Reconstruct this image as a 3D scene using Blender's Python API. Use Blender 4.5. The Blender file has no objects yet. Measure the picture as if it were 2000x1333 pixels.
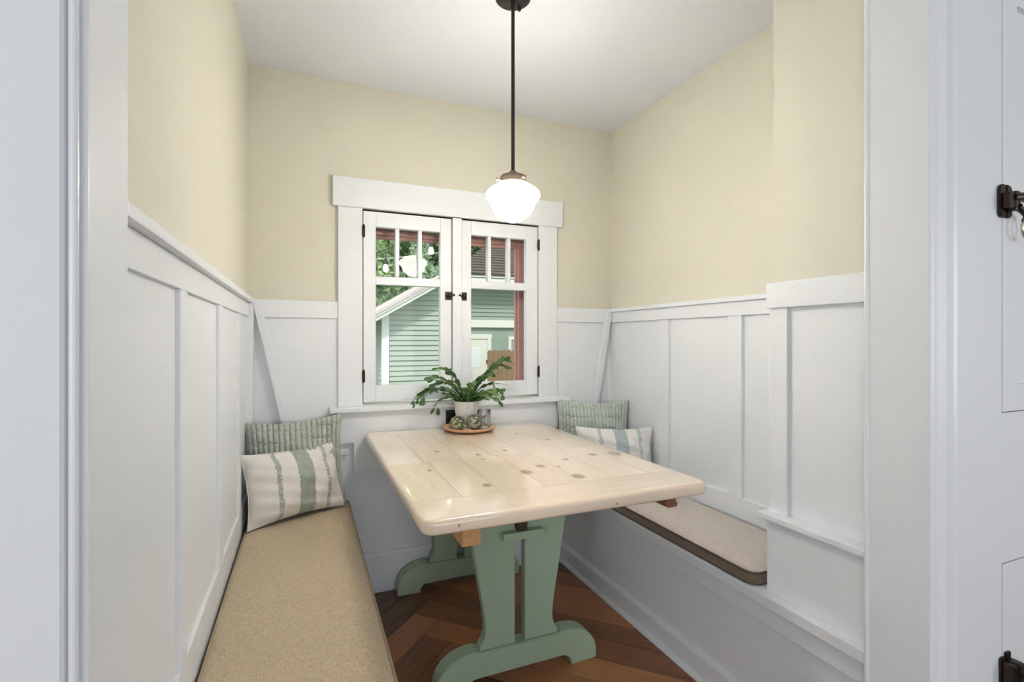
import bpy, bmesh, math, random
from mathutils import Vector, Matrix
random.seed(7)
R = math.radians
S = bpy.context.scene
C = S.collection

# ------------------------------------------------------------------ camera
cd = bpy.data.cameras.new('camera')
cam = bpy.data.objects.new('camera', cd); C.objects.link(cam)
cam.location = (0, 0, 1.21)
cam.rotation_euler = (R(90), 0, R(-22.64))
cd.sensor_width = 36.0
cd.lens = 967.0 / 2000 * 36
cd.shift_y = -0.0016
cd.clip_start = 0.02
S.camera = cam
# ------------------------------------------------------------------ world, sun, large lights, exposure
w = bpy.data.worlds.new('sky'); S.world = w; w.use_nodes = True
bgn = w.node_tree.nodes['Background']
bgn.inputs['Color'].default_value = (0.93, 0.97, 1.0, 1)
bgn.inputs['Strength'].default_value = 0.55
def add_light(name, kind, loc, rot, energy, color, **kw):
    d = bpy.data.lights.new(name, kind); d.energy = energy; d.color = color
    for k, v in kw.items(): setattr(d, k, v)
    o = bpy.data.objects.new(name, d); C.objects.link(o); o.location = loc; o.rotation_euler = rot
    return o
add_light('sun', 'SUN', (0, 0, 10), (R(48), 0, R(-28)), 0.88, (1, 0.96, 0.9), angle=R(6))
# added fill lights, set in invented window openings of the unseen kitchen
add_light('kitchen_rear_fill', 'AREA', (0.6, -4.55, 1.30), (R(90), 0, 0), 15, (0.95, 0.98, 1.0), shape='RECTANGLE', size=2.6, size_y=1.7)
add_light('kitchen_left_fill', 'AREA', (-2.15, -1.4, 1.35), (R(90), 0, R(-90)), 14, (0.95, 0.98, 1.0), shape='RECTANGLE', size=1.0, size_y=1.1)
add_light('kitchen_right_fill', 'AREA', (3.15, -1.4, 1.35), (R(90), 0, R(90)), 9, (0.95, 0.98, 1.0), shape='RECTANGLE', size=1.0, size_y=1.1)
S.view_settings.view_transform = 'Standard'
S.view_settings.look = 'None'
S.view_settings.gamma = 1
S.view_settings.use_curve_mapping = False
S.view_settings.exposure = 1.38

# ------------------------------------------------------------------ materials
def mat(name, col, rough=0.5, noise=None, bump=None, spec=0.5, metal=0.0, sheen=0.0, coat=0.0):
    """noise=(scale, amount, stretch xyz): value variation; bump=(scale, strength)"""
    m = bpy.data.materials.new(name); m.use_nodes = True
    nt = m.node_tree; b = nt.nodes['Principled BSDF']
    b.inputs['Base Color'].default_value = (*col, 1)
    b.inputs['Roughness'].default_value = rough
    b.inputs['Specular IOR Level'].default_value = spec
    b.inputs['Metallic'].default_value = metal
    if sheen: b.inputs['Sheen Weight'].default_value = sheen
    if coat: b.inputs['Coat Weight'].default_value = coat; b.inputs['Coat Roughness'].default_value = 0.08
    tc = nt.nodes.new('ShaderNodeTexCoord')
    if noise:
        mp = nt.nodes.new('ShaderNodeMapping'); mp.inputs['Scale'].default_value = noise[2] if len(noise) > 2 else (1, 1, 1)
        n = nt.nodes.new('ShaderNodeTexNoise'); n.inputs['Scale'].default_value = noise[0]; n.inputs['Detail'].default_value = 6
        mix = nt.nodes.new('ShaderNodeMix'); mix.data_type = 'RGBA'
        k = noise[1]
        mix.inputs['A'].default_value = (*[c * (1 - k) for c in col], 1)
        mix.inputs['B'].default_value = (*[min(1, c * (1 + k)) for c in col], 1)
        nt.links.new(tc.outputs['Object'], mp.inputs['Vector']); nt.links.new(mp.outputs[0], n.inputs['Vector'])
        nt.links.new(n.outputs['Fac'], mix.inputs['Factor']); nt.links.new(mix.outputs['Result'], b.inputs['Base Color'])
    if bump:
        n2 = nt.nodes.new('ShaderNodeTexNoise'); n2.inputs['Scale'].default_value = bump[0]; n2.inputs['Detail'].default_value = 3
        bp = nt.nodes.new('ShaderNodeBump'); bp.inputs['Strength'].default_value = bump[1]; bp.inputs['Distance'].default_value = 0.002
        nt.links.new(tc.outputs['Object'], n2.inputs['Vector'])
        nt.links.new(n2.outputs['Fac'], bp.inputs['Height']); nt.links.new(bp.outputs[0], b.inputs['Normal'])
    return m
class G:
    """tiny node helper"""
    def __init__(s, m): s.nt = m.node_tree; s.b = s.nt.nodes.get('Principled BSDF')
    def n(s, t, **kw):
        x = s.nt.nodes.new(t)
        for k, v in kw.items(): setattr(x, k, v)
        return x
    def l(s, a, b): s.nt.links.new(a, b)
    def math(s, op, a, b=None, clamp=False):
        x = s.n('ShaderNodeMath', operation=op, use_clamp=clamp)
        for i, v in enumerate((a, b)):
            if v is None: continue
            if isinstance(v, (int, float)): x.inputs[i].default_value = v
            else: s.l(v, x.inputs[i])
        return x.outputs[0]
    def mix(s, f, a, b):
        x = s.n('ShaderNodeMix', data_type='RGBA')
        for k, v in (('Factor', f), ('A', a), ('B', b)):
            if isinstance(v, tuple): x.inputs[k].default_value = (*v, 1)
            elif isinstance(v, (int, float)): x.inputs[k].default_value = v
            else: s.l(v, x.inputs[k])
        return x.outputs['Result']
    def noise(s, vec, scale, detail=4, stretch=None):
        if stretch:
            mp = s.n('ShaderNodeMapping'); mp.inputs['Scale'].default_value = stretch; s.l(vec, mp.inputs['Vector']); vec = mp.outputs[0]
        x = s.n('ShaderNodeTexNoise'); x.inputs['Scale'].default_value = scale; x.inputs['Detail'].default_value = detail
        s.l(vec, x.inputs['Vector']); return x.outputs['Fac']
    def bump(s, h, strength, dist=0.002):
        x = s.n('ShaderNodeBump'); x.inputs['Strength'].default_value = strength; x.inputs['Distance'].default_value = dist
        s.l(h, x.inputs['Height']); s.l(x.outputs[0], s.b.inputs['Normal'])

M = {}
M['white'] = mat('white_paint', (0.795, 0.82, 0.85), 0.38, bump=(60, 0.08))
M['white_old'] = mat('old_white_paint', (0.765, 0.785, 0.81), 0.35, bump=(35, 0.35))
M['yellow'] = mat('pale_yellow_plaster', (0.70, 0.678, 0.57), 0.7, noise=(3, 0.02), bump=(180, 0.12), spec=0.3)
M['ceiling'] = mat('ceiling_paint', (0.745, 0.775, 0.825), 0.8, bump=(120, 0.08), spec=0.2)
M['bronze'] = mat('oiled_bronze', (0.045, 0.032, 0.025), 0.35, noise=(60, 0.4), metal=0.8)
M['steel'] = mat('worn_nickel', (0.55, 0.5, 0.42), 0.25, metal=1.0, noise=(80, 0.25))
M['black'] = mat('black_metal', (0.02, 0.02, 0.02), 0.4, metal=0.3)
M['black_plastic'] = mat('black_plastic', (0.02, 0.022, 0.025), 0.35)
M['gallery'] = mat('lamp_bronze', (0.16, 0.125, 0.09), 0.38, metal=0.7, noise=(50, 0.2))
M['sage'] = mat('sage_green_paint', (0.39, 0.51, 0.37), 0.42, noise=(6, 0.04), bump=(90, 0.1))
M['cleat'] = mat('bare_pine', (0.50, 0.27, 0.11), 0.5, noise=(18, 0.35, (6, 1, 6)))
M['cleat_dark'] = mat('stained_oak', (0.22, 0.085, 0.03), 0.35, noise=(18, 0.3, (6, 1, 6)))
M['dark_wood'] = mat('dark_beam', (0.05, 0.035, 0.022), 0.5, noise=(20, 0.3, (4, 1, 4)))
M['gap'] = mat('dark_joint_base', (0.02, 0.015, 0.01), 0.9)  # dark base that shows in the joints between planks
M['ceramic'] = mat('white_ceramic', (0.82, 0.81, 0.79), 0.25)
M['soil'] = mat('dark_soil', (0.02, 0.015, 0.01), 0.95, noise=(200, 0.5), bump=(150, 1.0))
M['tray'] = mat('beech_wood', (0.56, 0.33, 0.18), 0.45, noise=(25, 0.18, (1, 8, 8)))
M['tray_line'] = mat('dark_groove', (0.2, 0.11, 0.06), 0.6)
M['pink'] = mat('pink_wax', (0.75, 0.12, 0.25), 0.4, noise=(60, 0.2))
M['bead'] = mat('pale_bead', (0.75, 0.6, 0.55), 0.4)
M['exterior_pink'] = mat('pink_exterior_paint', (0.64, 0.32, 0.30), 0.5, noise=(8, 0.06), bump=(50, 0.2))
M['siding'] = mat('sage_siding', (0.43, 0.48, 0.415), 0.65, noise=(4, 0.05))
M['siding_dark'] = mat('green_siding', (0.31, 0.375, 0.31), 0.65, noise=(4, 0.05))
M['ext_trim'] = mat('cream_trim', (0.80, 0.79, 0.70), 0.55)
M['ext_white'] = mat('white_trim', (0.85, 0.86, 0.86), 0.55)
M['roof_pale'] = mat('sun_bleached_shingle', (0.62, 0.53, 0.52), 0.9, noise=(14, 0.2), bump=(40, 0.6))
M['roof_dark'] = mat('brown_shingle', (0.12, 0.095, 0.08), 0.9, noise=(9, 0.45), bump=(30, 0.8))
M['fence'] = mat('weathered_cedar', (0.27, 0.165, 0.09), 0.8, noise=(10, 0.35, (6, 6, 1)))
M['bark'] = mat('bark', (0.09, 0.065, 0.045), 0.9, noise=(20, 0.4), bump=(20, 1))
M['lawn'] = mat('lawn', (0.08, 0.14, 0.04), 0.9, noise=(8, 0.4))
M['wire'] = mat('black_cable', (0.03, 0.03, 0.03), 0.5)
M['wire_pale'] = mat('pale_cable', (0.55, 0.55, 0.45), 0.5)
M['tile'] = mat('kitchen_wall_paint', (0.52, 0.51, 0.48), 0.7)
M['kfloor'] = mat('kitchen_floor_wood', (0.12, 0.055, 0.025), 0.4, noise=(10, 0.3, (1, 8, 1)))
M['ext_glass'] = mat('dull_window_glass', (0.30, 0.33, 0.33), 0.15, spec=0.7)

def leaf_mat(name, a, b, trans=0.35):
    m = mat(name, a, 0.5); g = G(m)
    oi = g.n('ShaderNodeObjectInfo'); tc = g.n('ShaderNodeTexCoord')
    f = g.noise(tc.outputs['Object'], 1.7, 3)
    f2 = g.math('ADD', g.math('MULTIPLY', oi.outputs['Random'], 0.5), g.math('MULTIPLY', f, 0.6), True)
    col = g.mix(f2, a, b); g.l(col, g.b.inputs['Base Color'])
    tr = g.n('ShaderNodeBsdfTranslucent'); g.l(col, tr.inputs['Color'])
    ms = g.n('ShaderNodeMixShader'); ms.inputs[0].default_value = trans
    g.l(g.b.outputs[0], ms.inputs[1]); g.l(tr.outputs[0], ms.inputs[2])
    g.l(ms.outputs[0], m.node_tree.nodes['Material Output'].inputs[0])
    return m
M['tree_a'] = leaf_mat('tree_leaves_bright', (0.20, 0.36, 0.12), (0.70, 0.82, 0.50))
M['tree_b'] = leaf_mat('tree_leaves_deep', (0.09, 0.19, 0.06), (0.38, 0.52, 0.20))
M['tree_c'] = leaf_mat('tree_leaves_cool', (0.26, 0.40, 0.25), (0.70, 0.82, 0.62))
M['cactus'] = leaf_mat('holiday_cactus_green', (0.085, 0.165, 0.105), (0.36, 0.58, 0.22), 0.25)
M['cactus'].node_tree.nodes['Principled BSDF'].inputs['Roughness'].default_value = 0.3

def glass_mat(name, tint=(0.95, 0.98, 0.97), ior=1.22):
    m = bpy.data.materials.new(name); m.use_nodes = True; nt = m.node_tree; nt.nodes.clear()
    o = nt.nodes.new('ShaderNodeOutputMaterial'); t = nt.nodes.new('ShaderNodeBsdfTransparent'); t.inputs[0].default_value = (*tint, 1)
    gl = nt.nodes.new('ShaderNodeBsdfGlossy'); gl.inputs['Roughness'].default_value = 0.01
    fr = nt.nodes.new('ShaderNodeFresnel'); fr.inputs[0].default_value = ior
    mx = nt.nodes.new('ShaderNodeMixShader')
    nt.links.new(fr.outputs[0], mx.inputs[0]); nt.links.new(t.outputs[0], mx.inputs[1]); nt.links.new(gl.outputs[0], mx.inputs[2])
    nt.links.new(mx.outputs[0], o.inputs[0]); return m
M['glass'] = glass_mat('window_glass')
M['tumbler'] = glass_mat('ribbed_tumbler_glass', (0.96, 0.97, 0.985))
_nt = M['tumbler'].node_tree
_lw = _nt.nodes.new('ShaderNodeLayerWeight'); _lw.inputs['Blend'].default_value = 0.25
_nt.links.new(_lw.outputs['Fresnel'], [n for n in _nt.nodes if n.type == 'MIX_SHADER'][0].inputs[0])

def emit(name, col, strength):
    m = bpy.data.materials.new(name); m.use_nodes = True
    b = m.node_tree.nodes['Principled BSDF']; b.inputs['Base Color'].default_value = (0.9, 0.88, 0.84, 1); b.inputs['Roughness'].default_value = 0.25
    b.inputs['Emission Color'].default_value = (*col, 1); b.inputs['Emission Strength'].default_value = strength
    return m
M['bulb'] = emit('lit_bulb', (1, 0.86, 0.66), 2.5)
def milk_glass():
    m = emit('milk_glass', (1.0, 0.98, 0.945), 24.0); g = G(m)
    tr = g.n('ShaderNodeBsdfTranslucent'); tr.inputs[0].default_value = (0.95, 0.9, 0.8, 1)
    ms = g.n('ShaderNodeMixShader'); ms.inputs[0].default_value = 0.4
    g.l(g.b.outputs[0], ms.inputs[1]); g.l(tr.outputs[0], ms.inputs[2]); g.l(ms.outputs[0], m.node_tree.nodes['Material Output'].inputs[0])
    return m
M['milk'] = milk_glass()

def plank_mat():
    m = mat('walnut_plank', (0.1, 0.05, 0.02), 0.33, coat=0.1); g = G(m)
    tc = g.n('ShaderNodeTexCoord'); oi = g.n('ShaderNodeObjectInfo')
    v = g.n('ShaderNodeVectorMath', operation='ADD')
    cmb = g.n('ShaderNodeCombineXYZ'); g.l(g.math('MULTIPLY', oi.outputs['Random'], 37.0), cmb.inputs[0]); g.l(g.math('MULTIPLY', oi.outputs['Random'], 11.0), cmb.inputs[1])
    g.l(tc.outputs['Object'], v.inputs[0]); g.l(cmb.outputs[0], v.inputs[1])
    f = g.noise(v.outputs[0], 3.0, 8, (1.5, 26, 1)); f2 = g.noise(v.outputs[0], 2.2, 3, (1, 3, 1))
    k = g.math('ADD', g.math('MULTIPLY', f, 0.55), g.math('ADD', g.math('MULTIPLY', f2, 0.4), g.math('MULTIPLY', oi.outputs['Random'], 0.7)))
    k = g.math('SUBTRACT', k, 0.45, True)
    g.l(g.mix(k, (0.085, 0.027, 0.009), (0.62, 0.265, 0.105)), g.b.inputs['Base Color'])
    g.bump(f, 0.15); return m
M['plank'] = plank_mat()

# knots of the table top, in table-top metres (x, y, radius)
KNOTS = [(0.668, 1.48, .026), (0.745, 1.53, .02), (0.87, 1.58, .015), (1.0, 1.61, .02), (1.085, 1.59, .028), (0.80, 1.37, .026), (0.50, 1.39, .016),
         (0.60, 1.77, .013), (0.595, 1.70, .010), (0.72, 1.80, .012), (0.97, 1.92, .014), (0.47, 1.88, .014), (0.62, 2.17, .010), (0.80, 1.50, .009), (0.38, 1.62, .01), (0.9, 2.1, .012)]
def pine_mat(name, along_x):
    m = mat(name, (0.7, 0.55, 0.38), 0.25, coat=1.0); g = G(m)
    tc = g.n('ShaderNodeTexCoord'); oi = g.n('ShaderNodeObjectInfo')
    P = tc.outputs['Object']
    cmb = g.n('ShaderNodeCombineXYZ'); g.l(g.math('MULTIPLY', oi.outputs['Random'], 23.0), cmb.inputs[0])
    v = g.n('ShaderNodeVectorMath', operation='ADD'); g.l(P, v.inputs[0]); g.l(cmb.outputs[0], v.inputs[1])
    st = (1.2, 22, 22) if along_x else (22, 1.2, 22)
    f = g.noise(v.outputs[0], 3.5, 6, st); f2 = g.noise(v.outputs[0], 14, 4, st)
    k = g.math('ADD', g.math('MULTIPLY', f, 0.7), g.math('MULTIPLY', f2, 0.3))
    k = g.math('ADD', k, g.math('MULTIPLY', g.math('SUBTRACT', oi.outputs['Random'], 0.5), 0.5), True)
    col = g.mix(k, (0.715, 0.545, 0.395), (0.875, 0.755, 0.615))
    knot = None
    sep = g.n('ShaderNodeSeparateXYZ'); g.l(P, sep.inputs[0])
    wob = g.math('MULTIPLY', g.math('SUBTRACT', g.noise(P, 40, 2), 0.5), 0.012)
    for (x, y, r) in KNOTS:
        dx = g.math('SUBTRACT', sep.outputs[0], x); dy = g.math('MULTIPLY', g.math('SUBTRACT', sep.outputs[1], y), 0.75)
        d = g.math('SQRT', g.math('ADD', g.math('MULTIPLY', dx, dx), g.math('MULTIPLY', dy, dy)))
        d = g.math('ADD', d, wob)
        e = g.math('DIVIDE', g.math('SUBTRACT', r, d), r * 0.5, True)
        knot = e if knot is None else g.math('MAXIMUM', knot, e)
    rings = g.math('ADD', 0.55, g.math('MULTIPLY', g.noise(P, 120, 2), 0.5), True)
    col = g.mix(g.math('MULTIPLY', knot, rings, True), col, (0.36, 0.24, 0.16))
    g.l(col, g.b.inputs['Base Color']); g.bump(f2, 0.05); return m
M['pine_y'] = pine_mat('whitewashed_pine_lengthwise', False)
M['pine_x'] = pine_mat('whitewashed_pine_crosswise', True)

def weave_mat(name, a, b, scale=420):
    m = mat(name, a, 0.85, spec=0.2, sheen=0.35); g = G(m)
    tc = g.n('ShaderNodeTexCoord'); P = tc.outputs['Object']
    f1 = g.noise(P, 60, 3, (1, 9, 9)); f2 = g.noise(P, 60, 3, (9, 1, 9)); f3 = g.noise(P, 700, 2)
    k = g.math('ADD', g.math('MULTIPLY', f1, 0.45), g.math('ADD', g.math('MULTIPLY', f2, 0.4), g.math('MULTIPLY', f3, 0.25)))
    k = g.math('MULTIPLY', g.math('SUBTRACT', k, 0.36), 3.4, True)
    g.l(g.mix(k, a, b), g.b.inputs['Base Color']); g.bump(k, 0.5); return m
M['linen_tan'] = weave_mat('tan_woven_linen', (0.30, 0.22, 0.115), (0.66, 0.53, 0.345))
M['linen_glare'] = weave_mat('woven_linen_window_glare', (0.40, 0.34, 0.30), (0.70, 0.62, 0.56))  # same fabric as the tan one, window glare put into its colour
M['linen_shaded'] = weave_mat('woven_linen_side_shade', (0.075, 0.05, 0.033), (0.24, 0.175, 0.12))  # same fabric again, shade on the cushion side put into its colour
M['piping_shaded'] = mat('side_shade_piping', (0.10, 0.07, 0.05), 0.8)  # piping darkened along with the shaded side
M['piping_tan'] = mat('tan_piping', (0.40, 0.31, 0.19), 0.8)
M['ribbed'] = mat('sage_chenille', (0.44, 0.475, 0.41), 0.9, noise=(160, 0.28), bump=(300, 0.6), spec=0.15, sheen=0.3)
M['ribbed_cool'] = mat('pale_sage_chenille', (0.50, 0.55, 0.50), 0.9, noise=(160, 0.28), bump=(300, 0.6), spec=0.15, sheen=0.3)

def stripe_mat(name, base, stripe):
    m = mat(name, base, 0.9, spec=0.15, sheen=0.2); g = G(m)
    tc = g.n('ShaderNodeTexCoord'); P = tc.outputs['Object']; sep = g.n('ShaderNodeSeparateXYZ'); g.l(P, sep.inputs[0])
    x = sep.outputs[0]
    jag = g.math('MULTIPLY', g.math('SUBTRACT', g.noise(P, 230, 1, (0.2, 1, 1)), 0.5), 0.014)
    xj = g.math('ADD', x, jag)
    def band(c, h): return g.math('LESS_THAN', g.math('ABSOLUTE', g.math('SUBTRACT', xj, c)), h)
    cen = band(0.022, 0.032)
    dots = g.math('GREATER_THAN', g.noise(P, 260, 1), 0.42)
    side = g.math('MULTIPLY', g.math('MAXIMUM', band(-0.082, 0.009), band(0.118, 0.009)), dots)
    ch = g.n('ShaderNodeTexChecker'); ch.inputs['Scale'].default_value = 42
    mp = g.n('ShaderNodeMapping'); mp.inputs['Rotation'].default_value = (0, R(45), 0); g.l(P, mp.inputs[0]); g.l(mp.outputs[0], ch.inputs[0])
    sc = g.mix(g.math('MULTIPLY', ch.outputs['Fac'], 0.35), stripe, tuple(min(1, c * 1.25) for c in stripe))
    nb = g.noise(P, 120, 3, (1, 1, 3)); bc = g.mix(nb, tuple(c * 0.9 for c in base), base)
    g.l(g.mix(g.math('MAXIMUM', cen, side), bc, sc), g.b.inputs['Base Color'])
    g.bump(nb, 0.6); return m
M['stripe_sage'] = stripe_mat('cream_cotton_sage_stripes', (0.86, 0.82, 0.76), (0.35, 0.39, 0.33))
M['stripe_sage_daylit'] = stripe_mat('cotton_sage_stripes_daylit', (0.82, 0.81, 0.78), (0.40, 0.46, 0.47))  # same sage-striped cotton, cool daylight tint put into its colours

# ------------------------------------------------------------------ mesh helpers
def tag(o, label=None, cat=None, group=None, kind=None):
    for k, v in (('label', label), ('category', cat), ('group', group), ('kind', kind)):
        if v: o[k] = v
    return o
def empty(name, loc=(0, 0, 0), rz=0, label=None, cat=None, group=None, kind=None):
    o = bpy.data.objects.new(name, None); C.objects.link(o); o.location = loc; o.rotation_euler = (0, 0, rz)
    o.empty_display_size = 0.05
    return tag(o, label, cat, group, kind)
def link(name, me, m, parent=None, smooth=False):
    if m and not me.materials: me.materials.append(M[m])
    if smooth:
        for p in me.polygons: p.use_smooth = True
        me.set_sharp_from_angle(angle=R(55))
    o = bpy.data.objects.new(name, me); C.objects.link(o)
    if parent is not None: o.parent = parent
    return o
def from_bm(name, bm, m, parent=None, smooth=False):
    bmesh.ops.recalc_face_normals(bm, faces=bm.faces[:])
    me = bpy.data.meshes.new(name); bm.to_mesh(me); bm.free()
    return link(name, me, m, parent, smooth)
def bm_box(bm, a, b, mtx=None):
    r = bmesh.ops.create_cube(bm, size=1)
    sx, sy, sz = (b[i] - a[i] for i in range(3)); c = [(a[i] + b[i]) / 2 for i in range(3)]
    for v in r['verts']:
        v.co = Vector((v.co.x * sx + c[0], v.co.y * sy + c[1], v.co.z * sz + c[2]))
        if mtx is not None: v.co = mtx @ v.co
    return r['verts']
def box(name, a, b, m, parent=None, bev=0.002, seg=2):
    """box between two world corners (parent empties in the setting sit at the origin)"""
    a, b = [min(a[i], b[i]) for i in range(3)], [max(a[i], b[i]) for i in range(3)]
    bm = bmesh.new(); bm_box(bm, a, b)
    bev = min(bev, 0.45 * min(b[i] - a[i] for i in range(3)))
    if bev > 0: bmesh.ops.bevel(bm, geom=bm.edges[:], offset=bev, segments=seg, affect='EDGES', profile=0.6)
    return from_bm(name, bm, m, parent)
def boxes(name, lst, m, parent=None):
    bm = bmesh.new()
    for a, b in lst: bm_box(bm, a, b)
    return from_bm(name, bm, m, parent)
def prism(name, pts, axis, t0, t1, m, parent=None, bev=0.0, smooth=False):
    """closed outline pts (2D) extruded along axis; axis y: pts=(x,z); axis x: pts=(y,z); axis z: pts=(x,y)"""
    def P(p, t): return {'y': (p[0], t, p[1]), 'x': (t, p[0], p[1]), 'z': (p[0], p[1], t)}[axis]
    bm = bmesh.new(); A = [bm.verts.new(P(p, t0)) for p in pts]; B = [bm.verts.new(P(p, t1)) for p in pts]
    n = len(pts); bm.faces.new(A); bm.faces.new(B[::-1])
    for i in range(n): bm.faces.new((A[i], A[(i + 1) % n], B[(i + 1) % n], B[i]))
    bmesh.ops.recalc_face_normals(bm, faces=bm.faces[:])
    if bev:
        ed = [e for e in bm.edges if len(set(v in A for v in e.verts)) == 1]
        bmesh.ops.bevel(bm, geom=ed, offset=bev, segments=2, affect='EDGES')
    return from_bm(name, bm, m, parent)
def lathe_bm(prof, seg=40, ribs=0, rib_amp=0):
    bm = bmesh.new(); rings = []
    for r, z in prof:
        rings.append([bm.verts.new(((r + (rib_amp * math.cos(ribs * 2 * math.pi * k / seg) if r > 1e-4 else 0)) * math.cos(2 * math.pi * k / seg),
                                    (r + (rib_amp * math.cos(ribs * 2 * math.pi * k / seg) if r > 1e-4 else 0)) * math.sin(2 * math.pi * k / seg), z)) for k in range(seg)])
    for i in range(len(rings) - 1):
        for k in range(seg):
            bm.faces.new((rings[i][k], rings[i][(k + 1) % seg], rings[i + 1][(k + 1) % seg], rings[i + 1][k]))
    for e, ring in ((0, rings[0]), (1, rings[-1])):
        if prof[-e][0] > 1e-4: bm.faces.new(ring if e else ring[::-1])
    bmesh.ops.remove_doubles(bm, verts=bm.verts[:], dist=1e-6)
    return bm
def lathe(name, prof, m, parent=None, loc=(0, 0, 0), seg=40, smooth=True, **kw):
    o = from_bm(name, lathe_bm(prof, seg, **kw), m, parent, smooth); o.location = loc; return o
def tube_bm(bm, pts, r, seg=8, close=False):
    pts = [Vector(p) for p in pts]; n = len(pts); prev = None
    for i, p in enumerate(pts):
        if close: t = pts[(i + 1) % n] - pts[i - 1]
        else: t = pts[min(i + 1, n - 1)] - pts[max(i - 1, 0)]
        t.normalize()
        u = t.cross(Vector((0, 0, 1)) if abs(t.z) < 0.95 else Vector((1, 0, 0))).normalized(); vv = t.cross(u)
        rr = r[i] if isinstance(r, (list, tuple)) else r
        ring = [bm.verts.new(p + rr * (math.cos(2 * math.pi * k / seg) * u + math.sin(2 * math.pi * k / seg) * vv)) for k in range(seg)]
        if prev:
            for k in range(seg): bm.faces.new((prev[k], prev[(k + 1) % seg], ring[(k + 1) % seg], ring[k]))
        else: first = ring
        prev = ring
    if close:
        for k in range(seg): bm.faces.new((prev[k], prev[(k + 1) % seg], first[(k + 1) % seg], first[k]))
    else: bm.faces.new(first[::-1]); bm.faces.new(prev)
def tube(name, pts, r, m, parent=None, seg=8, close=False):
    bm = bmesh.new(); tube_bm(bm, pts, r, seg, close); return from_bm(name, bm, m, parent, True)

# ------------------------------------------------------------------ room dimensions
XL, XR, YB, ZC = -0.235, 1.65, 2.45, 2.42
YP0, YP1 = 0.625, 0.757            # opening wall between kitchen and nook

# ------------------------------------------------------------------ floor: herringbone planks
floor = tag(boxes('floor', [((-0.40, YP0, -0.06), (1.80, YB + 0.12, -0.010))], 'gap'), kind='structure')
tag(boxes('floor_kitchen', [((-2.2, -4.6, -0.06), (3.2, YP0, 0.0))], 'kfloor'), kind='structure')
W_, L_ = 0.124, 1.22
ca = math.sqrt(0.5)
def ab2xy(a, b):                 # herringbone axes at 45 degrees, phase fixed by one apex
    return (0.445 + ca * ((a - L_) - (b - W_)), 2.183 + ca * ((a - L_) + (b - W_)))
def plank(a0, a1, b0, b1):
    g_ = 0.0012
    pts = [ab2xy(a0 + g_, b0 + g_), ab2xy(a1 - g_, b0 + g_), ab2xy(a1 - g_, b1 - g_), ab2xy(a0 + g_, b1 - g_)]
    def clip(pts, f):
        out = []
        for i in range(len(pts)):
            p, q = pts[i], pts[(i + 1) % len(pts)]; fp, fq = f(p), f(q)
            if fp >= 0: out.append(p)
            if (fp < 0) != (fq < 0):
                t = fp / (fp - fq); out.append((p[0] + t * (q[0] - p[0]), p[1] + t * (q[1] - p[1])))
        return out
    for f in (lambda p: p[0] - 0.05, lambda p: 1.36 - p[0], lambda p: p[1] - YP0, lambda p: YB - p[1]):
        pts = clip(pts, f)
        if len(pts) < 3: return
    cx = sum(p[0] for p in pts) / len(pts); cy = sum(p[1] for p in pts) / len(pts)
    ang = R(45) if (a1 - a0) > (b1 - b0) else R(135)
    ms = Matrix.Rotation(-ang, 2)
    lp = [ms @ Vector((p[0] - cx, p[1] - cy)) for p in pts]
    bm = bmesh.new(); T = [bm.verts.new((p.x, p.y, 0.0)) for p in lp]; B = [bm.verts.new((p.x, p.y, -0.010)) for p in lp]
    bm.faces.new(T); bm.faces.new(B[::-1])
    for i in range(len(lp)): bm.faces.new((T[i], B[i], B[(i + 1) % len(lp)], T[(i + 1) % len(lp)]))
    o = from_bm('plank', bm, 'plank', floor); o.location = (cx, cy, random.uniform(-0.0006, 0)); o.rotation_euler = (0, 0, ang)
for i in range(-30, 31):
    for j in range(-4, 5):
        ox, oy = i * W_ + j * L_, i * W_ - j * L_
        plank(ox, ox + L_, oy, oy + W_)
        plank(ox, ox + W_, oy + W_, oy + W_ + L_)

# ------------------------------------------------------------------ ceiling and plaster walls
tag(boxes('ceiling', [((-2.3, -4.8, ZC), (3.3, YB + 0.15, ZC + 0.12))], 'ceiling'), kind='structure')
wall_left = tag(boxes('wall_left', [((XL - 0.12, YP1, -0.06), (XL, YB + 0.15, ZC))], 'yellow'), kind='structure')
wall_right = tag(boxes('wall_right', [((XR, YP1, -0.06), (XR + 1.2, YB + 0.15, ZC))], 'yellow'), kind='structure')
OX0, OX1, OZ0, OZ1 = 0.245, 1.178, 0.90, 1.83       # window opening
wall_back = tag(boxes('wall_back', [((XL, YB, -0.06), (OX0, YB + 0.15, ZC)), ((OX1, YB, -0.06), (XR, YB + 0.15, ZC)),
                                    ((OX0, YB, -0.06), (OX1, YB + 0.15, OZ0)), ((OX0, YB, OZ1), (OX1, YB + 0.15, ZC))], 'yellow'), kind='structure')
pier = tag(boxes('wall_pier', [((1.348, YP1, 0.40), (XR, 1.112, ZC))], 'yellow'), kind='structure')
opening = tag(boxes('wall_opening', [((-2.2, YP0 + 0.02, -0.06), (-0.225, YP1, ZC)), ((1.24, YP0 + 0.02, -0.06), (3.2, YP1, ZC)), ((-0.225, YP0 + 0.02, 2.16), (1.24, YP1, ZC))], 'tile'), kind='structure')
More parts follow.
